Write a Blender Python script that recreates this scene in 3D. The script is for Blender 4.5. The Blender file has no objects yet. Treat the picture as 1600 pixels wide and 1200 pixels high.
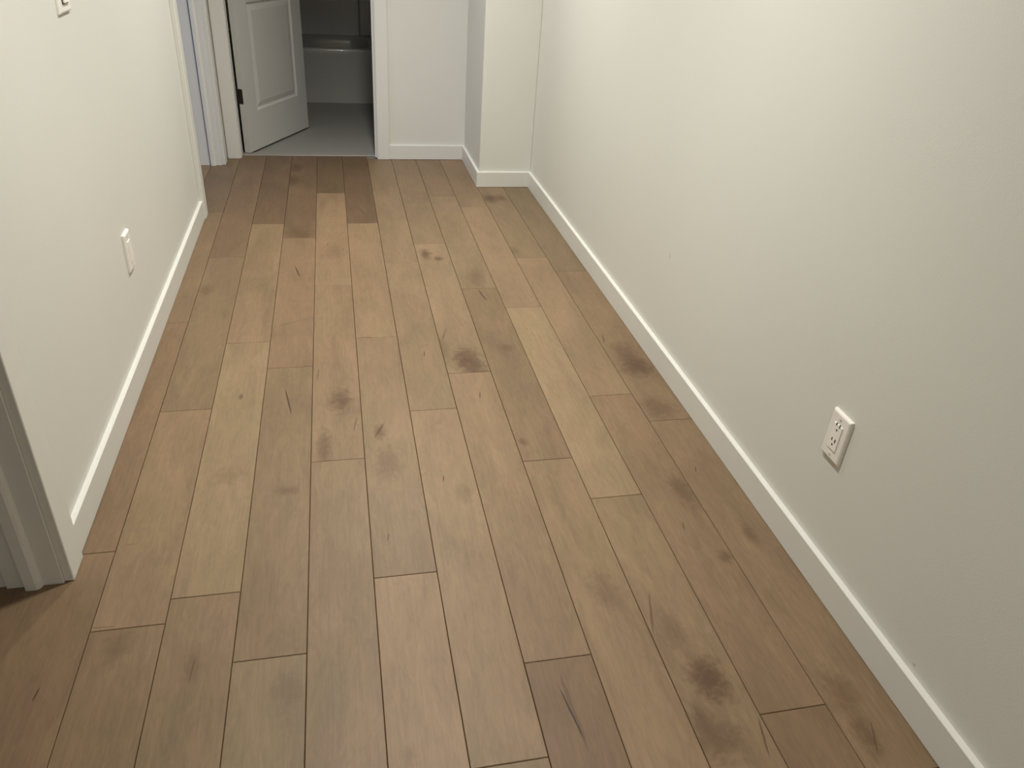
import bpy, bmesh, math, random
from mathutils import Matrix, Vector

W = 0.1524                      # one floorboard is six inches wide; lengths below are in board widths
S = bpy.context.scene
COL = S.collection

# ---------------------------------------------------------------- camera
cam_data = bpy.data.cameras.new('camera')
cam_data.sensor_width = 36.0
cam_data.lens = 36.0 * 1199.535 / 1600.0
cam_data.clip_start = 0.02
cam = bpy.data.objects.new('camera', cam_data)
COL.objects.link(cam)
_r = Vector((0.97699317, -0.20389272, 0.06254684))
_u = Vector((0.05466983, 0.52290547, 0.85063569))
_f = Vector((0.20614451, 0.82764583, -0.52202185))
M = Matrix((( _r.x, _u.x, -_f.x, 3.80154 * W), (_r.y, _u.y, -_f.y, 0.0), (_r.z, _u.z, -_f.z, 9.05709 * W), (0, 0, 0, 1)))
cam.matrix_world = M
S.camera = cam

# ---------------------------------------------------------------- world, lamps, exposure
world = bpy.data.worlds.new('world')
S.world = world
world.use_nodes = True
bg = world.node_tree.nodes['Background']
bg.inputs[0].default_value = (0.42, 0.50, 0.85, 1)      # overcast blue evening outside the side room's window
bg.inputs[1].default_value = 1.0

def area(name, loc, size, power, color, rot=(0, 0, 0), shape='DISK', size_y=None):
    l = bpy.data.lights.new(name, 'AREA')
    l.shape = shape
    l.size = size
    if size_y: l.size_y = size_y
    l.energy = power
    l.color = color
    o = bpy.data.objects.new(name, l)
    o.location = [c * W for c in loc]
    o.rotation_euler = rot
    COL.objects.link(o)
    return o

LAMPS = [(5.3, 23.4, 25.5), (5.3, 12.4, 21.5), (5.3, -3.5, 8.5)]  # the last lamp is added, out of view, to brighten the near jamb
for lx, ly, watts in LAMPS:
    area('ceiling_lamp_light', (lx, ly, 15.93), 0.15, watts, (1.0, 0.985, 0.935)).data.spread = math.radians(128)   # recessed downlight
area('window_daylight', (-13.6, 22.0, 9.0), 1.0, 14.0, (0.50, 0.60, 1.0), rot=(0, math.radians(-90), 0), shape='RECTANGLE', size_y=1.0)

S.view_settings.view_transform = 'Standard'
S.view_settings.look = 'None'
S.view_settings.gamma = 1.0
S.view_settings.use_curve_mapping = False
S.view_settings.exposure = 0.0

# ---------------------------------------------------------------- helpers
ORIGIN = {}

def tag(o, label=None, cat=None, group=None, kind=None):
    if label: o['label'] = label
    if cat: o['category'] = cat
    if group: o['group'] = group
    if kind: o['kind'] = kind
    return o

def link(o, origin, parent):
    COL.objects.link(o)
    if parent is not None:
        o.parent = parent
        po = ORIGIN[parent.name]
        o.location = [(origin[i] - po[i]) * W for i in range(3)]
    else:
        o.location = [c * W for c in origin]
    ORIGIN[o.name] = tuple(origin)
    return o

def empty(name, origin):
    o = bpy.data.objects.new(name, None)
    o.empty_display_size = 0.05
    return link(o, origin, None)

class Geo:
    """Collects shapes in board units, in world axes."""
    def __init__(self):
        self.bm = bmesh.new()
    def box(self, x0, x1, y0, y1, z0, z1, bevel=0.0, seg=1):
        x0, x1 = min(x0, x1), max(x0, x1); y0, y1 = min(y0, y1), max(y0, y1); z0, z1 = min(z0, z1), max(z0, z1)
        m = Matrix.Translation(((x0 + x1) / 2, (y0 + y1) / 2, (z0 + z1) / 2)) @ Matrix.Diagonal((x1 - x0, y1 - y0, z1 - z0, 1))
        r = bmesh.ops.create_cube(self.bm, size=1.0, matrix=m)
        if bevel:
            es = {e for v in r['verts'] for e in v.link_edges}
            bmesh.ops.bevel(self.bm, geom=list(es), offset=bevel, segments=seg, affect='EDGES', profile=0.5)
        return self
    def prism(self, pts, axis, a, b):
        """Extrude a closed 2D outline along an axis from a to b."""
        def P(u, v, w):
            return {'x': (w, u, v), 'y': (u, w, v), 'z': (u, v, w)}[axis]
        lo = [self.bm.verts.new(P(u, v, a)) for u, v in pts]
        hi = [self.bm.verts.new(P(u, v, b)) for u, v in pts]
        n = len(pts)
        fs = [self.bm.faces.new(lo), self.bm.faces.new(hi)]
        for i in range(n):
            fs.append(self.bm.faces.new((lo[i], lo[(i + 1) % n], hi[(i + 1) % n], hi[i])))
        bmesh.ops.recalc_face_normals(self.bm, faces=fs)
        return self
    def cyl(self, c, r, depth, axis='z', seg=20, r2=None):
        rot = {'z': Matrix(), 'x': Matrix.Rotation(math.pi / 2, 4, 'Y'), 'y': Matrix.Rotation(-math.pi / 2, 4, 'X')}[axis]
        bmesh.ops.create_cone(self.bm, cap_ends=True, segments=seg, radius1=r, radius2=r if r2 is None else r2, depth=depth,
                              matrix=Matrix.Translation(c) @ rot)
        return self
    def rings(self, rings, close_first=False, close_last=False):
        vs = [[self.bm.verts.new(p) for p in ring] for ring in rings]
        n = len(vs[0])
        fs = []
        for a, b in zip(vs, vs[1:]):
            for i in range(n):
                fs.append(self.bm.faces.new((a[i], a[(i + 1) % n], b[(i + 1) % n], b[i])))
        if close_first: fs.append(self.bm.faces.new(vs[0]))
        if close_last: fs.append(self.bm.faces.new(vs[-1]))
        return fs
    def obj(self, name, mat, parent=None, origin=(0, 0, 0), smooth=False):
        me = bpy.data.meshes.new(name)
        bmesh.ops.recalc_face_normals(self.bm, faces=self.bm.faces)
        for v in self.bm.verts:
            v.co = (v.co - Vector(origin)) * W
        self.bm.to_mesh(me); self.bm.free()
        me.materials.append(mat)
        if smooth:
            for p in me.polygons: p.use_smooth = True
        o = bpy.data.objects.new(name, me)
        return link(o, origin, parent)

# ---------------------------------------------------------------- materials
def nodes_of(name):
    m = bpy.data.materials.new(name)
    m.use_nodes = True
    return m, m.node_tree, m.node_tree.nodes['Principled BSDF']

def N(nt, t, **kw):
    n = nt.nodes.new(t)
    for k, v in kw.items(): setattr(n, k, v)
    return n

def math_node(nt, op, a, b=None, c=None, clamp=False):
    n = N(nt, 'ShaderNodeMath', operation=op, use_clamp=clamp)
    for i, v in enumerate((a, b, c)):
        if v is None: continue
        if isinstance(v, (int, float)): n.inputs[i].default_value = v
        else: nt.links.new(v, n.inputs[i])
    return n.outputs[0]

def noise(nt, vec, scale, detail=3.0, rough=0.5, distort=0.0):
    n = N(nt, 'ShaderNodeTexNoise')
    n.inputs['Scale'].default_value = scale
    n.inputs['Detail'].default_value = detail
    n.inputs['Roughness'].default_value = rough
    n.inputs['Distortion'].default_value = distort
    nt.links.new(vec, n.inputs['Vector'])
    return n.outputs['Fac']

def mix_color(nt, fac, a, b, blend='MIX'):
    n = N(nt, 'ShaderNodeMix', data_type='RGBA', blend_type=blend)
    for s, v in ((n.inputs[0], fac), (n.inputs[6], a), (n.inputs[7], b)):
        if isinstance(v, (int, float)): s.default_value = v
        elif isinstance(v, tuple): s.default_value = (*v, 1) if len(v) == 3 else v
        else: nt.links.new(v, s)
    return n.outputs[2]

def painted(name, color, rough=0.6, bump=0.0, scale=260.0, mottling=0.03, stains=()):
    """Painted surface with roller texture; stains are (x, y, z, rx, ry, rz, strength) in metres, smudges on the paint."""
    m, nt, b = nodes_of(name)
    geo = N(nt, 'ShaderNodeNewGeometry')
    pos = geo.outputs['Position']
    big = noise(nt, pos, 1.7, 2.0)
    f = math_node(nt, 'MULTIPLY_ADD', big, mottling * 2, 1.0 - mottling)
    val = N(nt, 'ShaderNodeCombineColor')
    for i in range(3): nt.links.new(f, val.inputs[i])
    col = mix_color(nt, 1.0, color, val.outputs[0], 'MULTIPLY')
    for (x, y, z, rx, ry, rz, s) in stains:
        mp = N(nt, 'ShaderNodeVectorMath', operation='SUBTRACT'); nt.links.new(pos, mp.inputs[0]); mp.inputs[1].default_value = (x, y, z)
        dv = N(nt, 'ShaderNodeVectorMath', operation='DIVIDE'); nt.links.new(mp.outputs[0], dv.inputs[0]); dv.inputs[1].default_value = (rx, ry, rz)
        ln = N(nt, 'ShaderNodeVectorMath', operation='LENGTH'); nt.links.new(dv.outputs[0], ln.inputs[0])
        w = noise(nt, pos, 150.0, 2.0)
        d = math_node(nt, 'MULTIPLY_ADD', w, 0.9, ln.outputs['Value'])
        k = math_node(nt, 'SUBTRACT', 1.45, d, clamp=True)
        col = mix_color(nt, math_node(nt, 'MULTIPLY', k, s, clamp=True), col, (0.28, 0.22, 0.19))
    nt.links.new(col, b.inputs['Base Color'])
    b.inputs['Roughness'].default_value = rough
    if bump:
        bp = N(nt, 'ShaderNodeBump'); bp.inputs['Strength'].default_value = bump; bp.inputs['Distance'].default_value = 0.002
        nt.links.new(noise(nt, pos, scale, 3.0, 0.6), bp.inputs['Height'])
        nt.links.new(bp.outputs[0], b.inputs['Normal'])
    return m

def plain(name, color, rough=0.5, metallic=0.0, coat=0.0):
    m, nt, b = nodes_of(name)
    geo = N(nt, 'ShaderNodeNewGeometry')
    f = math_node(nt, 'MULTIPLY_ADD', noise(nt, geo.outputs['Position'], 35.0, 3.0), 0.06, 0.97)
    val = N(nt, 'ShaderNodeCombineColor')
    for i in range(3): nt.links.new(f, val.inputs[i])
    nt.links.new(mix_color(nt, 1.0, color, val.outputs[0], 'MULTIPLY'), b.inputs['Base Color'])
    b.inputs['Roughness'].default_value = rough
    b.inputs['Metallic'].default_value = metallic
    b.inputs['Coat Weight'].default_value = coat
    return m

WALL = (0.65, 0.65, 0.60)
TRIM = (0.67, 0.665, 0.62)
M_wall = painted('wall_paint', WALL, 0.55, 0.12, 260.0)
M_wall_right = painted('wall_paint_scuffed', WALL, 0.55, 0.12, 260.0,
    stains=[(11.07 * W, 15.25 * W, 2.63 * W, 0.05, 0.010, 0.016, 0.35), (11.07 * W, 5.52 * W, 0.72 * W, 0.05, 0.007, 0.006, 0.55)])
M_trim = painted('trim_paint', TRIM, 0.42, 0.06, 90.0, 0.015)
M_ceiling = painted('ceiling_paint', (0.78, 0.76, 0.71), 0.8, 0.2, 300.0)
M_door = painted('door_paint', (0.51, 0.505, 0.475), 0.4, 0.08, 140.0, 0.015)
M_plate = plain('white_plastic', (0.80, 0.775, 0.71), 0.35)
M_device = plain('device_plastic', (0.84, 0.82, 0.76), 0.3)
M_slot = plain('slot_black', (0.03, 0.028, 0.025), 0.6)
M_screw = plain('screw_head', (0.62, 0.60, 0.55), 0.35, 0.3)
M_hinge = plain('dark_bronze', (0.035, 0.03, 0.026), 0.35, 0.7)
M_sub = plain('brown_underlay', (0.13, 0.062, 0.03), 0.9)  # brown underlay seen through the gaps between boards
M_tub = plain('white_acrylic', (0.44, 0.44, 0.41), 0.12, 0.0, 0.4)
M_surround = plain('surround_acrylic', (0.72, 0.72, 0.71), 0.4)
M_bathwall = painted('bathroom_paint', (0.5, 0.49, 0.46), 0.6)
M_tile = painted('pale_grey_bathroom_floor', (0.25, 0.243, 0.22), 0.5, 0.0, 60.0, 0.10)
M_threshold = plain('stone_threshold', (0.26, 0.24, 0.21), 0.45)
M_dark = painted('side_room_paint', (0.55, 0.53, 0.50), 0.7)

m_lamp, nt_, b_ = nodes_of('lamp_diffuser')
b_.inputs['Base Color'].default_value = (0.9, 0.88, 0.82, 1)
b_.inputs['Emission Color'].default_value = (1.0, 0.92, 0.80, 1)
b_.inputs['Emission Strength'].default_value = 55.0
m_glass, nt_, b_ = nodes_of('window_glass')
b_.inputs['Base Color'].default_value = (1, 1, 1, 1)
b_.inputs['Transmission Weight'].default_value = 1.0
b_.inputs['Roughness'].default_value = 0.02
b_.inputs['IOR'].default_value = 1.45

def wood_group():
    g = bpy.data.node_groups.new('maple_board', 'ShaderNodeTree')
    g.interface.new_socket('Color', in_out='OUTPUT', socket_type='NodeSocketColor')
    g.interface.new_socket('Vector', in_out='OUTPUT', socket_type='NodeSocketVector')
    g.interface.new_socket('Height', in_out='OUTPUT', socket_type='NodeSocketFloat')
    out = g.nodes.new('NodeGroupOutput')
    tc = N(g, 'ShaderNodeTexCoord')
    info = N(g, 'ShaderNodeObjectInfo')
    off = N(g, 'ShaderNodeVectorMath', operation='SCALE'); off.inputs[0].default_value = (17.3, 31.7, 9.1)
    g.links.new(info.outputs['Random'], off.inputs['Scale'])
    add = N(g, 'ShaderNodeVectorMath', operation='ADD')
    g.links.new(tc.outputs['Object'], add.inputs[0]); g.links.new(off.outputs[0], add.inputs[1])
    def stretched(sx, sy):
        m = N(g, 'ShaderNodeVectorMath', operation='MULTIPLY'); g.links.new(add.outputs[0], m.inputs[0]); m.inputs[1].default_value = (sx, sy, 1)
        return m.outputs[0]
    cloud = noise(g, stretched(9, 2.6), 1.0, 3.0, 0.55, 0.8)
    streak = noise(g, stretched(150, 7), 1.0, 4.0, 0.6, 0.6)
    figure = noise(g, stretched(34, 9), 1.0, 3.0, 0.55, 2.2)
    pore = noise(g, stretched(420, 60), 1.0, 2.0, 0.5)
    hue = noise(g, stretched(7, 2.2), 1.0, 2.0)
    v = math_node(g, 'MULTIPLY_ADD', cloud, 0.60, 0.70)
    v = math_node(g, 'MULTIPLY', v, math_node(g, 'MULTIPLY_ADD', streak, 0.34, 0.83))
    v = math_node(g, 'MULTIPLY', v, math_node(g, 'MULTIPLY_ADD', figure, 0.36, 0.82))
    v = math_node(g, 'MULTIPLY', v, math_node(g, 'MULTIPLY_ADD', pore, 0.16, 0.92))
    c = N(g, 'ShaderNodeCombineColor')
    r_ = math_node(g, 'MULTIPLY', v, math_node(g, 'MULTIPLY_ADD', hue, 0.10, 0.95))
    b2 = math_node(g, 'MULTIPLY', v, math_node(g, 'MULTIPLY_ADD', hue, 0.12, 0.94))
    g.links.new(r_, c.inputs[0]); g.links.new(v, c.inputs[1]); g.links.new(b2, c.inputs[2])
    col = mix_color(g, 1.0, info.outputs['Color'], c.outputs[0], 'MULTIPLY')
    g.links.new(col, out.inputs[0]); g.links.new(tc.outputs['Object'], out.inputs[1])
    g.links.new(math_node(g, 'ADD', streak, pore), out.inputs[2])
    return g
WOOD = wood_group()

def wood_material(name, knots=()):
    """knots: (x, y, rx, ry, angle, strength, crack) local to the board, in board widths."""
    m, nt, b = nodes_of(name)
    gr = N(nt, 'ShaderNodeGroup'); gr.node_tree = WOOD
    col = gr.outputs[0]
    if knots:
        sc_ = N(nt, 'ShaderNodeVectorMath', operation='SCALE'); sc_.inputs['Scale'].default_value = 1 / W
        nt.links.new(gr.outputs[1], sc_.inputs[0])
        wob = N(nt, 'ShaderNodeTexNoise'); wob.inputs['Scale'].default_value = 4.5; wob.inputs['Detail'].default_value = 4.0
        wob.inputs['Distortion'].default_value = 1.2
        nt.links.new(sc_.outputs[0], wob.inputs['Vector'])
        swirl = noise(nt, sc_.outputs[0], 9.0, 4.0, 0.65, 2.5)
    for (x, y, rx, ry, ang, s, crack) in knots:
        sub = N(nt, 'ShaderNodeVectorMath', operation='SUBTRACT'); nt.links.new(sc_.outputs[0], sub.inputs[0]); sub.inputs[1].default_value = (x, y, 0)
        mp = N(nt, 'ShaderNodeMapping'); mp.inputs['Rotation'].default_value = (0, 0, ang)
        nt.links.new(sub.outputs[0], mp.inputs[0])
        dv = N(nt, 'ShaderNodeVectorMath', operation='DIVIDE'); nt.links.new(mp.outputs[0], dv.inputs[0]); dv.inputs[1].default_value = (rx, ry, 1000)
        if crack:
            wv = N(nt, 'ShaderNodeVectorMath', operation='MULTIPLY_ADD'); nt.links.new(wob.outputs['Color'], wv.inputs[0])
            wv.inputs[1].default_value = (1.6, 0.5, 0); nt.links.new(dv.outputs[0], wv.inputs[2])
            w2 = N(nt, 'ShaderNodeVectorMath', operation='SUBTRACT'); nt.links.new(wv.outputs[0], w2.inputs[0]); w2.inputs[1].default_value = (0.8, 0.25, 0)
            ln = N(nt, 'ShaderNodeVectorMath', operation='LENGTH'); nt.links.new(w2.outputs[0], ln.inputs[0])
            k = math_node(nt, 'MULTIPLY', math_node(nt, 'SUBTRACT', 1.35, ln.outputs['Value'], clamp=True), 2.6, clamp=True)
            col = mix_color(nt, math_node(nt, 'MULTIPLY', k, s), col, (0.045, 0.022, 0.013))
        else:
            wv = N(nt, 'ShaderNodeVectorMath', operation='MULTIPLY_ADD'); nt.links.new(wob.outputs['Color'], wv.inputs[0])
            wv.inputs[1].default_value = (1.5, 1.5, 0); nt.links.new(dv.outputs[0], wv.inputs[2])
            w2 = N(nt, 'ShaderNodeVectorMath', operation='SUBTRACT'); nt.links.new(wv.outputs[0], w2.inputs[0]); w2.inputs[1].default_value = (0.75, 0.75, 0)
            ln = N(nt, 'ShaderNodeVectorMath', operation='LENGTH'); nt.links.new(w2.outputs[0], ln.inputs[0])
            mr = N(nt, 'ShaderNodeMapRange', interpolation_type='SMOOTHSTEP')
            nt.links.new(ln.outputs['Value'], mr.inputs[0])
            mr.inputs[1].default_value = 0.1; mr.inputs[2].default_value = 1.35; mr.inputs[3].default_value = 1.0; mr.inputs[4].default_value = 0.0
            k = math_node(nt, 'MULTIPLY', mr.outputs[0], math_node(nt, 'MULTIPLY_ADD', swirl, 3.0, -0.25, clamp=True))
            col = mix_color(nt, math_node(nt, 'MULTIPLY', k, min(1.0, s * 1.45), clamp=True), col, KNOT_BROWN)
    nt.links.new(col, b.inputs['Base Color'])
    b.inputs['Roughness'].default_value = 0.47
    b.inputs['Specular IOR Level'].default_value = 0.28
    bp = N(nt, 'ShaderNodeBump'); bp.inputs['Strength'].default_value = 0.12; bp.inputs['Distance'].default_value = 0.0008
    nt.links.new(gr.outputs[2], bp.inputs['Height']); nt.links.new(bp.outputs[0], b.inputs['Normal'])
    return m
KNOT_BROWN = (0.092, 0.052, 0.028)
M_wood = wood_material('maple_board_clear')

# ================================================================ floor
CEIL = 16.0
HEAD = 13.4
fl = Geo(); fl.box(-14.2, 11.8, -12.5, 32.83, -0.5, -0.09)
floor = fl.obj('floor', M_sub, origin=(0, 0, -0.09))
tag(floor, 'light brown maple plank floor of the hallway', 'floor', kind='structure')
# the subfloor of the bathroom
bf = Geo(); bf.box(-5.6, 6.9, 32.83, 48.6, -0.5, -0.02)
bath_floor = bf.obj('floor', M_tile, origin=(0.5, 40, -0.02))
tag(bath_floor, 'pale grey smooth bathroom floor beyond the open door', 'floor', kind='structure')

BASE = (0.201, 0.136, 0.078)
TONE = {-1: [.88, .88, .93, .80], 0: [.93, 1.03, .90, .78], 1: [.95, 1.13, .99, .66], 2: [.97, .90, .95, .70],  # last value in these strips: board tone plus the far-left corner's shade
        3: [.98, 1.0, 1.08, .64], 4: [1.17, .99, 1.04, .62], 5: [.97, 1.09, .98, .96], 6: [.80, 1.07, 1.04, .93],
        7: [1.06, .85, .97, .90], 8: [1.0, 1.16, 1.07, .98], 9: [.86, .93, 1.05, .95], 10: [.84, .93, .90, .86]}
RED = {(-1, 0): .03, (-1, 1): .05, (0, 3): .05, (1, 3): .06, (2, 3): .05, (6, 0): .05, (9, 0): .05, (9, 1): .03, (10, 0): -.03, (2, 0): -.04,
       (1, 1): -.03, (8, 1): -.03, (10, 3): -.05, (4, 3): .04, (3, 3): .03, (2, 2): .04, (7, 1): .03, (3, 0): 0.0}
JOINT = {-1: [10.03, 18.03, 26.03], 0: [8.4, 14.05, 22.14], 1: [8.87, 16.85, 24.88], 2: [7.56, 15.59, 23.59],
         3: [12.0, 19.98, 27.99], 4: [8.86, 16.85, 24.84], 5: [5.48, 13.52, 21.48], 6: [6.92, 14.96, 22.92],
         7: [11.52, 19.5, 27.6], 8: [10.27, 18.22, 26.41], 9: [5.6, 13.67, 21.63], 10: [4.5, 12.56, 20.53]}
KNOTS = [
    (8.538, 6.236, 0.236, 0.369, 0, 0.75, 0), (8.25, 5.353, 0.31, 0.318, 0, 0.5, 0), (8.175, 5.699, 0.112, 0.237, 0, 0.4, 0), (8.364, 7.122, 0.166, 0.32, 0, 0.3, 0),
    (9.852, 8.5, 0.106, 0.123, 0, 0.5, 0), (10.539, 8.992, 0.087, 0.233, 0, 0.4, 0), (7.564, 8.109, 0.193, 0.358, 0, 0.3, 0), (10.295, 5.062, 0.155, 0.248, 0, 0.45, 0),
    (10.309, 5.729, 0.223, 0.361, 0, 0.35, 0), (0.424, 8.08, 0.165, 0.291, 0, 0.3, 0), (1.542, 14.453, 0.039, 0.101, 0, 0.6, 0), (2.578, 11.201, 0.177, 0.108, 0, 0.35, 0),
    (1.499, 11.782, 0.244, 0.227, 0, 0.2, 0), (3.597, 14.053, 0.213, 0.379, 0, 0.6, 0), (3.25, 12.417, 0.121, 0.548, 0, 0.45, 0), (4.328, 12.808, 0.102, 0.202, 0, 0.45, 0),
    (4.425, 11.821, 0.218, 0.445, 0, 0.3, 0), (6.537, 15.517, 0.306, 0.519, 0, 0.7, 0), (6.703, 15.142, 0.212, 0.296, 0, 0.4, 0), (6.008, 16.128, 0.14, 0.512, 0, 0.35, 0),
    (7.57, 16.047, 0.192, 0.163, 0, 0.35, 0), (7.144, 12.163, 0.08, 0.111, 0, 0.5, 0), (5.702, 10.738, 0.142, 0.257, 0, 0.2, 0), (10.564, 14.818, 0.358, 0.458, 0, 0.65, 0),
    (10.459, 15.55, 0.268, 0.455, 0, 0.4, 0), (10.375, 13.05, 0.331, 0.361, 0, 0.4, 0), (9.83, 10.198, 0.233, 0.491, 0, 0.35, 0), (9.258, 27.325, 0.242, 0.442, 0, 0.65, 0),
    (9.683, 27.393, 0.146, 0.297, 0, 0.5, 0), (6.281, 22.086, 0.137, 0.36, 0, 0.65, 0), (6.628, 21.713, 0.117, 0.151, 0, 0.6, 0), (9.057, 22.206, 0.165, 0.32, 0, 0.35, 0),
    (7.559, 20.228, 0.226, 0.638, 0, 0.3, 0), (2.179, 31.174, 0.243, 0.436, 0, 0.55, 0), (2.133, 29.515, 0.232, 0.476, 0, 0.55, 0), (3.511, 22.38, 0.264, 0.51, 0, 0.25, 0),
    (2.461, 23.976, 0.314, 0.451, 0, 0.35, 0), (0.196, 19.865, 0.161, 0.324, 0, 0.35, 0), (9.781, 10.394, 0.13, 0.27, 0, 0.3, 0), (1.473, 7.59, 0.083, 0.278, 0, 0.3, 0),
    (11.471, 11.419, 0.172, 0.446, 0, 0.25, 0), (4.277, 5.79, 0.112, 0.123, 0, 0.2, 0), (2.765, 6.972, 0.166, 0.304, 0, 0.25, 0), (6.454, 6.055, 0.012, 0.334, 2.99, 0.9, 1),
    (6.49, 6.049, 0.027, 0.484, 3.09, 0.35, 1), (8.142, 7.501, 0.013, 0.349, -2.86, 0.55, 1), (9.44, 9.327, 0.009, 0.097, -2.92, 0.8, 1), (8.887, 5.275, 0.014, 0.238, -2.92, 0.6, 1),
    (10.377, 5.027, 0.012, 0.198, -2.74, 0.5, 1), (-0.422, 7.435, 0.008, 0.097, -2.97, 0.9, 1), (1.481, 7.501, 0.012, 0.17, -3.07, 0.4, 1), (2.51, 14.166, 0.014, 0.402, 2.98, 0.9, 1),
    (3.115, 15.246, 0.01, 0.197, -3.06, 0.5, 1), (3.86, 13.148, 0.013, 0.224, -2.98, 0.5, 1), (4.334, 12.899, 0.022, 0.217, -2.73, 0.6, 1), (6.166, 16.857, 0.02, 0.288, -2.89, 0.4, 1),
    (7.52, 19.04, 0.018, 0.306, 2.99, 0.85, 1), (6.58, 13.986, 0.01, 0.109, -2.97, 0.8, 1), (5.41, 11.197, 0.008, 0.077, -3.01, 0.8, 1), (5.57, 15.933, 0.01, 0.107, -3.03, 0.8, 1),
    (4.288, 9.764, 0.008, 0.077, -2.96, 0.8, 1), (10.159, 16.279, 0.017, 0.202, -2.93, 0.5, 1), (10.331, 10.847, 0.009, 0.083, -2.73, 0.7, 1), (2.52, 20.977, 0.016, 0.334, 2.94, 0.85, 1),
    (4.517, 26.066, 0.017, 0.267, 2.91, 0.6, 1), (3.364, 23.01, 0.013, 0.136, -3.14, 0.5, 1), (2.528, 17.842, 0.016, 0.37, -2.03, 0.3, 1), (4.21, 16.877, 0.012, 0.161, 1.66, 0.5, 1),
    (0.165, 8.461, 0.008, 0.154, 1.63, 0.5, 1), (0.199, 10.16, 0.008, 0.068, 1.52, 0.35, 1), (8.412, 5.998, 0.008, 0.067, 3.07, 0.4, 1),
]

GAP = 0.0045
rng = random.Random(5)
mesh_cache = {}
def plank_mesh(wd, ln):
    key = (round(wd, 3), round(ln, 2))
    if key in mesh_cache: return mesh_cache[key]
    bm = bmesh.new()
    c = 0.007
    hw, hl = wd / 2 - GAP, ln / 2 - GAP
    rings = []
    for ins, z in ((0, -0.09), (0, -0.008), (c, 0.0)):
        rings.append([bm.verts.new(((sx * (hw - ins)) * W, (sy * (hl - ins)) * W, z * W)) for sx, sy in ((-1, -1), (1, -1), (1, 1), (-1, 1))])
    for a, b in zip(rings, rings[1:]):
        for i in range(4): bm.faces.new((a[i], a[(i + 1) % 4], b[(i + 1) % 4], b[i]))
    bm.faces.new(rings[0][::-1]); bm.faces.new(rings[2])
    bmesh.ops.recalc_face_normals(bm, faces=bm.faces)
    me = bpy.data.meshes.new('plank'); bm.to_mesh(me); bm.free()
    me.materials.append(M_wood)
    mesh_cache[key] = me
    return me

def plank(x0, x1, y0, y1, tone, red=0.0):
    cx, cy = (x0 + x1) / 2, (y0 + y1) / 2
    o = bpy.data.objects.new('plank', plank_mesh(x1 - x0, y1 - y0))
    o.color = (BASE[0] * tone * (1 + red * .5), BASE[1] * tone * (1 - red * .5), BASE[2] * tone * (1 - red * .4), 1)
    link(o, (cx, cy, 0.0), floor)
    o.location.z += rng.uniform(-0.0012, 0.0) * W
    mine = [(kx - cx, ky - cy, rx * (1 if c else 1.3), ry * (1 if c else 1.3), a, s, c) for (kx, ky, rx, ry, a, s, c) in KNOTS if x0 <= kx < x1 and y0 <= ky < y1]
    if mine:
        o.material_slots[0].link = 'OBJECT'
        o.material_slots[0].material = wood_material('maple_board_knotty', mine)
    return o

END = 32.83
for k in range(-1, 11):
    js = JOINT[k]
    cuts = sorted(js)
    far = END if 0 <= k < 5 else 32.5
    while cuts[0] > -4.5: cuts.insert(0, cuts[0] - 8.0)
    cuts[0] = -12.4 if cuts[0] < -8 else cuts[0]
    if cuts[0] > -12: cuts.insert(0, -12.4)
    cuts.append(far)
    n = len(cuts) - 1
    for i in range(n):
        a, b = cuts[i], cuts[i + 1]
        seg = i - (n - 4)                    # 0..3 are the boards in the photograph
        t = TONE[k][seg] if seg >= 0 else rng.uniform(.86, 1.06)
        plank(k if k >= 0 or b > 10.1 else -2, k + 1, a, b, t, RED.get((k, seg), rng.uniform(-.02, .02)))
for k in range(-14, -1):                     # the same floor runs on into the two side rooms
    for (a, b) in ((-4.0, 13.4), (14.1, 32.5)):
        if k == -2: a = max(a, 10.03)
        y = a
        nxt = a + rng.uniform(2.5, 8)
        while y < b - 0.01:
            e = min(nxt, b)
            plank(k, k + 1, y, e, rng.uniform(.86, 1.02), rng.uniform(-.02, .04))
            y = e; nxt = y + 8.0

th = Geo(); th.box(0.06, 5.44, 32.84, 33.22, -0.02, 0.035, 0.02)
t_o = th.obj('threshold', M_threshold, origin=(2.75, 33.0, 0))
tag(t_o, 'narrow grey stone threshold strip under the bathroom doorway', 'threshold', kind='structure')

# ================================================================ walls
def structure(name, g, mat, label, cat, origin=(0, 0, 0), smooth=False):
    o = g.obj(name, mat, origin=origin, smooth=smooth)
    return tag(o, label, cat, kind='structure')

LX0, LX1 = -1.37, -0.59          # left wall, back and hallway face
w = Geo()
w.box(LX0, LX1, 9.54, 25.82, 0, CEIL)
w.box(LX0, LX1, 31.58, 32.5, 0, CEIL)
w.box(LX0, LX1, 25.82, 31.58, HEAD + .12, CEIL)
w.box(LX0, LX1, 3.78, 9.54, HEAD + .12, CEIL)
w.box(LX0, LX1, -12.4, 3.78, 0, CEIL)
structure('wall_left', w, M_wall, 'off-white painted hallway wall with two doorways on the left', 'wall', (LX1, 15, 0))
w = Geo(); w.box(11.07, 11.8, -12.4, 33.2, 0, CEIL)
structure('wall_right', w, M_wall_right, 'long off-white painted hallway wall on the right', 'wall', (11.07, 15, 0))
w = Geo()
w.box(LX0, -0.06, 32.5, 33.12, 0, CEIL)
w.box(5.56, 11.07, 32.5, 33.12, 0, CEIL)
w.box(-0.06, 5.56, 32.5, 33.12, HEAD + .12, CEIL)
structure('wall_far', w, M_wall, 'off-white painted end wall around the bathroom doorway', 'wall', (5, 32.5, 0))
w = Geo(); w.box(9.06, 11.07, 28.75, 32.5, 0, CEIL, 0.02)
structure('wall_corner', w, M_wall, 'off-white boxed-out wall corner beside the bathroom end wall', 'wall', (10, 28.75, 0))
w = Geo(); w.box(LX0, 11.8, -12.9, -12.4, 0, CEIL)
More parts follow.
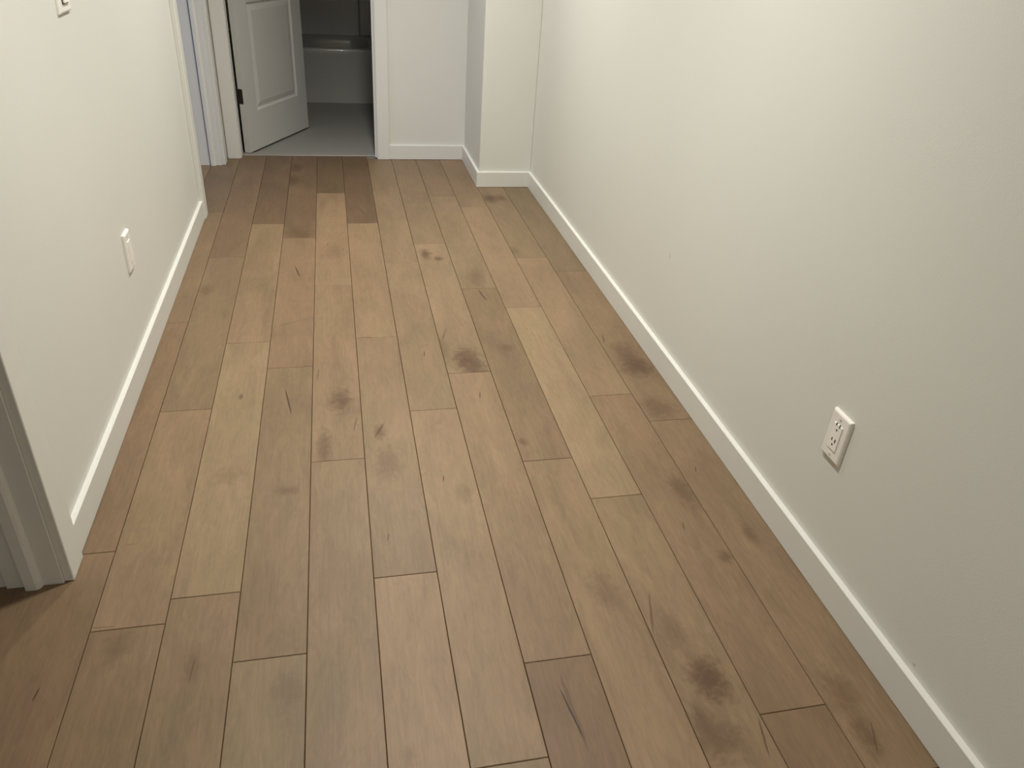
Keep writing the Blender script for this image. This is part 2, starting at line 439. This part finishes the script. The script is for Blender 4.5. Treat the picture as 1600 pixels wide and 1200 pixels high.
structure('wall_back', w, M_wall, 'plain painted wall closing the hallway behind the viewer', 'wall', (5, -12.4, 0))
w = Geo(); w.box(-14.2, 11.8, -12.9, 49.2, CEIL, CEIL + .4)
structure('ceiling', w, M_ceiling, 'flat white ceiling over hallway, bathroom and side rooms', 'ceiling', (5, 15, CEIL))
# side rooms on the left
w = Geo()
w.box(-14.2, LX0, 13.4, 14.1, 0, CEIL)
w.box(-14.2, LX0, -4.5, -4.0, 0, CEIL)
w.box(-14.2, -13.9, -4.0, 13.4, 0, CEIL)
w.box(-14.2, LX0, 32.5, 33.0, 0, CEIL)
w.box(-14.2, -13.9, 14.1, 18.5, 0, CEIL)
w.box(-14.2, -13.9, 25.5, 32.5, 0, CEIL)
w.box(-14.2, -13.9, 18.5, 25.5, 0, 5.5)
w.box(-14.2, -13.9, 18.5, 25.5, 12.5, CEIL)
structure('wall_side_room', w, M_dark, 'plain painted walls of the unlit side rooms on the left', 'wall', (-10, 14, 0))
win = empty('window_1', (-14.0, 22.0, 5.5)); tag(win, 'side room window letting in bluish daylight', 'window', kind='structure')
g = Geo()
g.box(-14.15, -13.85, 18.5, 18.8, 5.5, 12.5); g.box(-14.15, -13.85, 25.2, 25.5, 5.5, 12.5)
g.box(-14.15, -13.85, 18.8, 25.2, 5.5, 5.8); g.box(-14.15, -13.85, 18.8, 25.2, 12.2, 12.5); g.box(-14.1, -13.9, 21.9, 22.1, 5.8, 12.2)
g.obj('window_frame', M_trim, win, (-14.0, 22.0, 5.5))
for a, b in ((18.8, 21.9), (22.1, 25.2)):
    g = Geo(); g.box(-14.03, -13.99, a, b, 5.8, 12.2); g.obj('pane', m_glass, win, (-14.0, (a + b) / 2, 5.8))
# bathroom shell
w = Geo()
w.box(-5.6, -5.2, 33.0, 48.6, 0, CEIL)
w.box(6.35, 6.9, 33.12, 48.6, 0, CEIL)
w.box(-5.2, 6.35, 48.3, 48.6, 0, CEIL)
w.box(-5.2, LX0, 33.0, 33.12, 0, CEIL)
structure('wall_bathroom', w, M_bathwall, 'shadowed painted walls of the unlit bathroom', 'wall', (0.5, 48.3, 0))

# ================================================================ baseboards
BH = 0.585
def base_profile_x(face, back, a, b, g):
    s = 1 if back > face else -1
    pts = [(face, 0.012), (back, 0.012), (back, BH), (face + s * 0.012, BH), (face, BH - 0.012)]
    g.prism(pts, 'y', a, b)
def base_profile_y(face, back, a, b, g):
    pts = [(face, 0.012), (back, 0.012), (back, BH), (face + 0.012, BH), (face, BH - 0.012)]
    g.prism(pts, 'x', a, b)
g = Geo(); base_profile_x(-0.495, LX1, 9.98, 25.42, g)
structure('baseboard_left', g, M_trim, 'white flat baseboard along the left wall between two doorways', 'baseboard', (-.5, 17, 0))
g = Geo(); base_profile_x(10.97, 11.07, -12.4, 28.65, g)
structure('baseboard_right', g, M_trim, 'long white flat baseboard along the right wall', 'baseboard', (11, 10, 0))
g = Geo(); base_profile_y(32.4, 32.5, 5.93, 8.96, g)
structure('baseboard_far', g, M_trim, 'short white baseboard between bathroom door casing and wall corner', 'baseboard', (7.4, 32.45, 0))
g = Geo(); base_profile_x(8.96, 9.06, 28.75, 32.5, g); base_profile_y(28.65, 28.75, 8.96, 11.07, g)
structure('baseboard_corner', g, M_trim, 'white baseboard wrapping the boxed-out wall corner', 'baseboard', (9, 28.7, 0))

# ================================================================ door frames
def trim(name, label, origin):
    o = empty(name, origin)
    return tag(o, label, 'door frame', kind='structure')

# near doorway in the left wall (casing, jamb with stop)
t = trim('trim_1', 'white casing and jamb of the near doorway on the left', (-.59, 9.5, 0))
for face0, face1 in ((LX1, -0.455), (LX0, LX0 - .135)):
    g = Geo(); g.box(face0, face1, 9.46, 9.98, 0, HEAD + .56, 0.012); g.obj('casing', M_trim, t, (face0, 9.7, 0))
    g = Geo(); g.box(face0, face1, 3.34, 3.86, 0, HEAD + .56, 0.012); g.obj('casing', M_trim, t, (face0, 3.6, 0))
    g = Geo(); g.box(face0, face1, 3.34, 9.98, HEAD + .04, HEAD + .56, 0.012); g.obj('head_casing', M_trim, t, (face0, 6.6, HEAD))
g = Geo(); g.box(LX0, LX1 + .004, 9.42, 9.54, 0, HEAD, 0.006); g.obj('jamb', M_trim, t, (LX1, 9.48, 0))
g = Geo(); g.box(LX0, LX1 + .004, 3.78, 3.90, 0, HEAD, 0.006); g.obj('jamb', M_trim, t, (LX1, 3.84, 0))
g = Geo(); g.box(LX0, LX1 + .004, 3.78, 9.54, HEAD, HEAD + .12, 0.006); g.obj('head_jamb', M_trim, t, (LX1, 6.6, HEAD))
def stop_profile(x0, x1, y, s):
    # door stop with a rounded edge on the hallway side (x1)
    return [(x0, y), (x0, y + s * .085), (x1 - .07, y + s * .085), (x1 - .03, y + s * .065), (x1 - .012, y + s * .03), (x1, y)]
g = Geo(); g.prism(stop_profile(-1.09, -0.87, 9.42, -1), 'z', 0.0, HEAD - .09); g.obj('door_stop', M_trim, t, (-1, 9.4, 0))
g = Geo(); g.prism(stop_profile(-1.09, -0.87, 3.90, 1), 'z', 0.0, HEAD - .09); g.obj('door_stop', M_trim, t, (-1, 3.9, 0))

# far doorway in the left wall
t = trim('trim_2', 'white casing and bluish lit jamb of the far doorway on the left', (-.59, 31.5, 0))
for face0, face1 in ((LX1, -0.455), (LX0, LX0 - .135)):
    g = Geo(); g.box(face0, face1, 25.42, 25.90, 0, HEAD + .56, 0.012); g.obj('casing', M_trim, t, (face0, 25.6, 0))
    g = Geo(); g.box(face0, face1, 31.52, 32.02, 0, HEAD + .56, 0.012); g.obj('casing', M_trim, t, (face0, 31.8, 0))
    g = Geo(); g.box(face0, face1, 25.42, 32.02, HEAD + .04, HEAD + .56, 0.012); g.obj('head_casing', M_trim, t, (face0, 28.5, HEAD))
g = Geo(); g.box(LX0, LX1 + .004, 25.82, 25.94, 0, HEAD, 0.006); g.obj('jamb', M_trim, t, (LX1, 25.9, 0))
g = Geo(); g.box(-0.985, LX1 + .004, 31.46, 31.58, 0, HEAD, 0.006); g.box(LX0, -1.015, 31.46, 31.58, 0, HEAD, 0.006)
g.obj('jamb', M_trim, t, (LX1, 31.5, 0))
g = Geo(); g.box(LX0, LX1 + .004, 25.82, 31.58, HEAD, HEAD + .12, 0.006); g.obj('head_jamb', M_trim, t, (LX1, 28.6, HEAD))
g = Geo(); g.prism(stop_profile(-0.985, -0.80, 31.46, -1), 'z', 0.0, HEAD - .09); g.obj('door_stop', M_trim, t, (-.9, 31.4, 0))
g = Geo(); g.prism(stop_profile(-0.985, -0.80, 25.94, 1), 'z', 0.0, HEAD - .09); g.obj('door_stop', M_trim, t, (-.9, 26, 0))

# bathroom doorway
t = trim('trim_3', 'white casing and jamb around the bathroom doorway', (2.7, 32.5, 0))
for x0, x1 in ((-0.455, 0.03), (5.45, 5.93)):
    g = Geo(); g.box(x0, x1, 32.385, 32.5, 0, HEAD + .56, 0.012); g.obj('casing', M_trim, t, ((x0 + x1) / 2, 32.4, 0))
g = Geo(); g.box(-0.455, 5.93, 32.385, 32.5, HEAD + .56, HEAD + 1.05, 0.012); g.obj('head_casing', M_trim, t, (2.7, 32.4, HEAD))
g = Geo(); g.box(-0.06, 0.055, 32.496, 33.12, 0, HEAD, 0.006); g.obj('jamb', M_trim, t, (0, 32.8, 0))
g = Geo(); g.box(5.42, 5.56, 32.496, 33.12, 0, HEAD, 0.006); g.obj('jamb', M_trim, t, (5.5, 32.8, 0))
g = Geo(); g.box(-0.06, 5.56, 32.496, 33.12, HEAD, HEAD + .12, 0.006); g.obj('head_jamb', M_trim, t, (2.7, 32.8, HEAD))
g = Geo(); g.box(5.35, 5.42, 32.68, 32.88, 0, HEAD - .09, 0.006); g.obj('door_stop', M_trim, t, (5.4, 32.8, 0))

# ================================================================ bathroom door, standing open
A = (0.135, 33.13, 0.06)
TH = 0.23
LEN = 5.0
DH = 13.28
door = empty('door_1', A)
tag(door, 'white two-panel door standing open into the dark bathroom', 'door', kind='structure')
def door_box(g, s0, s1, z0, z1, bev=0.0):
    g.box(A[0] + s0, A[0] + s1, A[1] - TH, A[1], A[2] + z0, A[2] + z1, bev)
P0, P1 = 0.86, 4.20
PAN = ((1.52, 5.47), (6.45, 12.55))
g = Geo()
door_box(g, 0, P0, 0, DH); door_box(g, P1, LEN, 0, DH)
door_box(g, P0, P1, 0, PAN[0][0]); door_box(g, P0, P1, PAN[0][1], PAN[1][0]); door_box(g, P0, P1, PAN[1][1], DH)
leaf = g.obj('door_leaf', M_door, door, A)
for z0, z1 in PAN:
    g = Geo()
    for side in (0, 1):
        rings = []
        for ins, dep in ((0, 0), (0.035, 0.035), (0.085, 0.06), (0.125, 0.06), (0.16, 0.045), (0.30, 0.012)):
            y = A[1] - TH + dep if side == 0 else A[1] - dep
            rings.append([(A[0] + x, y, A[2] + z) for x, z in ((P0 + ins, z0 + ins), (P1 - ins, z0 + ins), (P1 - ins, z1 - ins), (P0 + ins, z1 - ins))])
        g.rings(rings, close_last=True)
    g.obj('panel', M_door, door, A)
for hz in (1.90, 6.4, 11.3):
    g = Geo()
    g.box(A[0] - .012, A[0] + .002, A[1] - .185, A[1] + .01, A[2] + hz, A[2] + hz + .56, 0.004)
    g.cyl((A[0] - .02, A[1] + .03, A[2] + hz + .28), 0.035, .58, 'z', 12)
    g.cyl((A[0] - .02, A[1] + .03, A[2] + hz + .585), 0.028, .03, 'z', 12)
    hobj = g.obj('hinge', M_hinge, door, A)
    hobj['label'] = 'dark bronze hinge on the door edge'
door.rotation_euler = (0, 0, math.radians(63.3))

# ================================================================ bathtub and surround
TX0, TX1, TY0, TY1, TZ = -3.9, 6.28, 43.0, 48.0, 2.62
def rect_ring(x0, x1, y0, y1, z, r, n=12):
    pts = []
    for cx, cy, a0 in ((x1 - r, y0 + r, -90), (x1 - r, y1 - r, 0), (x0 + r, y1 - r, 90), (x0 + r, y0 + r, 180)):
        for i in range(n):
            a = math.radians(a0 + 90 * i / (n - 1))
            pts.append((cx + r * math.cos(a), cy + r * math.sin(a), z))
    return pts
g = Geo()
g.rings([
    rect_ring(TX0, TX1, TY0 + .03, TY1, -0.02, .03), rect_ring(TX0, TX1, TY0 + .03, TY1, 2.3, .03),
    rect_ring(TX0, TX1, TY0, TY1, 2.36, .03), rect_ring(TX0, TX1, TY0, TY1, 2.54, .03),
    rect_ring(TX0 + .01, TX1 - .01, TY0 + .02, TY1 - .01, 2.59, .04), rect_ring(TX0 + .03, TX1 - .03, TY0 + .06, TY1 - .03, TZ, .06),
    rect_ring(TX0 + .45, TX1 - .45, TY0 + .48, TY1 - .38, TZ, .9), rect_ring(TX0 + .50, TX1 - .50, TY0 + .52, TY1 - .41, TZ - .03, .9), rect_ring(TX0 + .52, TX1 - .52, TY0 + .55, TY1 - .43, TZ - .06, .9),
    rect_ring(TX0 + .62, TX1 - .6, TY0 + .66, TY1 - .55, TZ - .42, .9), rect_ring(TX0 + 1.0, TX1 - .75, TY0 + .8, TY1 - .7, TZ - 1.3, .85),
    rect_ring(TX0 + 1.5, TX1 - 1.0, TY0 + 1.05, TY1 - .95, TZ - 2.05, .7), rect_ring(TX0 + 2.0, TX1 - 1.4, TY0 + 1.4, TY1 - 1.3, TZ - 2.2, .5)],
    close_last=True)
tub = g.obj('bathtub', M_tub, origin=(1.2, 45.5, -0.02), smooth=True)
tag(tub, 'white alcove bathtub in the dark bathroom behind the door', 'bathtub')
sur = empty('shower_surround', (1.2, 48.1, TZ)); tag(sur, 'grey wall surround panels rising above the bathtub', 'shower surround', kind='structure')
g = Geo(); g.box(TX0 + .1, 5.40, 48.02, 48.3, TZ - .3, 13.5, .03); g.obj('back_panel', M_surround, sur, (1, 48.1, TZ))
g = Geo(); g.prism([(5.46, 48.3), (5.46, 48.02), (5.95, 48.0), (6.12, 47.93), (6.2, 47.75), (6.22, 43.0), (6.35, 43.0), (6.35, 48.3)], 'z', TZ + .01, 13.5)
g.obj('side_panel', M_surround, sur, (6.2, 48, TZ))
g = Geo(); g.box(TX0 - .1, TX0 + .05, 43.0, 48.3, TZ + .01, 13.5, .03); g.obj('side_panel', M_surround, sur, (TX0, 46, TZ))

# ================================================================ electrical plates
def plate_geo(x, dx, y0, y1, z0, z1, th=0.06):
    """Bevelled cover plate on a wall whose face is at x; dx is +1 or -1, the way it faces."""
    g = Geo()
    def ring(ins, d):
        return [(x + dx * d, yy, zz) for yy, zz in ((y0 + ins, z0 + ins), (y1 - ins, z0 + ins), (y1 - ins, z1 - ins), (y0 + ins, z1 - ins))]
    g.rings([ring(0, 0.0), ring(0, th * .45), ring(.008, th * .8), ring(.03, th)], close_first=True, close_last=True)
    return g
def outlet(name, label, x, dx, cy, cz, w_, h_, slots=True):
    o = empty(name, (x, cy, cz)); tag(o, label, 'outlet')
    plate_geo(x, dx, cy - w_ / 2, cy + w_ / 2, cz - h_ / 2, cz + h_ / 2).obj('cover_plate', M_plate, o, (x, cy, cz))
    f = x + dx * 0.06
    g = Geo(); g.box(f - dx * .02, f + dx * .014, cy - .108, cy + .108, cz - .225, cz + .225, 0.006)
    dev = g.obj('receptacle', M_device, o, (x, cy, cz))
    f2 = f + dx * .014
    for zs, zg in (((.215, .125), (-.055, -.135)) if slots else ()):
        for dy, hh in ((0.04, .05), (-0.04, .062)):
            g = Geo(); g.box(f2 - dx * .004, f2 + dx * .002, cy + dy - .011, cy + dy + .011, cz + zs - hh / 2, cz + zs + hh / 2)
            g.obj('slot', M_slot, dev, (f2, cy + dy, cz + zs))
        g = Geo(); g.cyl((f2 - dx * .001, cy, cz + zg), .018, .006, 'x', 12)
        g.obj('ground_hole', M_slot, dev, (f2, cy, cz + zg))
    for k in (1, -1):
        g = Geo(); g.cyl((f + dx * .003, cy, cz + k * .315), .019, .01, 'x', 12); g.obj('screw', M_screw, o, (f, cy, cz + k * .315))
    return o
outlet('wall_outlet', 'white duplex outlet low on the right wall', 11.07, -1, 8.29, 2.545, 0.46, 0.80)
outlet('wall_plate', 'plain white electrical plate seen nearly edge-on low on the left wall', -0.59, 1, 16.35, 2.56, 0.46, 0.80, False)
sw = empty('light_switch', (-.59, 15.6, 7.55)); tag(sw, 'white rocker light switch high on the left wall', 'light switch')
plate_geo(-.59, 1, 15.24, 15.92, 7.15, 7.98, 0.05).obj('cover_plate', M_plate, sw, (-.59, 15.6, 7.55))
g = Geo(); g.box(-.545, -.525, 15.43, 15.77, 7.29, 7.83, .004); g.obj('rocker_frame', M_slot, sw, (-.55, 15.6, 7.55))
g = Geo(); g.prism([(-.54, 7.31), (-.50, 7.31), (-.515, 7.56), (-.50, 7.81), (-.54, 7.81)], 'y', 15.45, 15.75)
g.obj('rocker', M_device, sw, (-.55, 15.6, 7.55))

# ================================================================ ceiling light (above the frame, the hallway's lamps, plus one added behind the viewer)
for (lx, ly, _w), lab in zip(LAMPS, ('round recessed downlight near the bathroom end of the hallway', 'round recessed downlight over the near part of the hallway', 'dim round downlight added behind the viewer to brighten the near jamb')):
    cl = empty('ceiling_light', (lx, ly, CEIL)); tag(cl, lab, 'ceiling light', 'ceiling lights of the hallway')
    g = Geo()
    n = 48
    def circ(r, z): return [(lx + r * math.cos(2 * math.pi * i / n), ly + r * math.sin(2 * math.pi * i / n), z) for i in range(n)]
    g.rings([circ(.75, CEIL), circ(.74, CEIL - .04), circ(.70, CEIL - .06), circ(.60, CEIL - .055), circ(.58, CEIL - .01)])
    g.obj('trim_ring', M_trim, cl, (lx, ly, CEIL))
    g = Geo(); g.cyl((lx, ly, CEIL - .02), .585, .03, 'z', 48); g.obj('lens', m_lamp, cl, (lx, ly, CEIL))
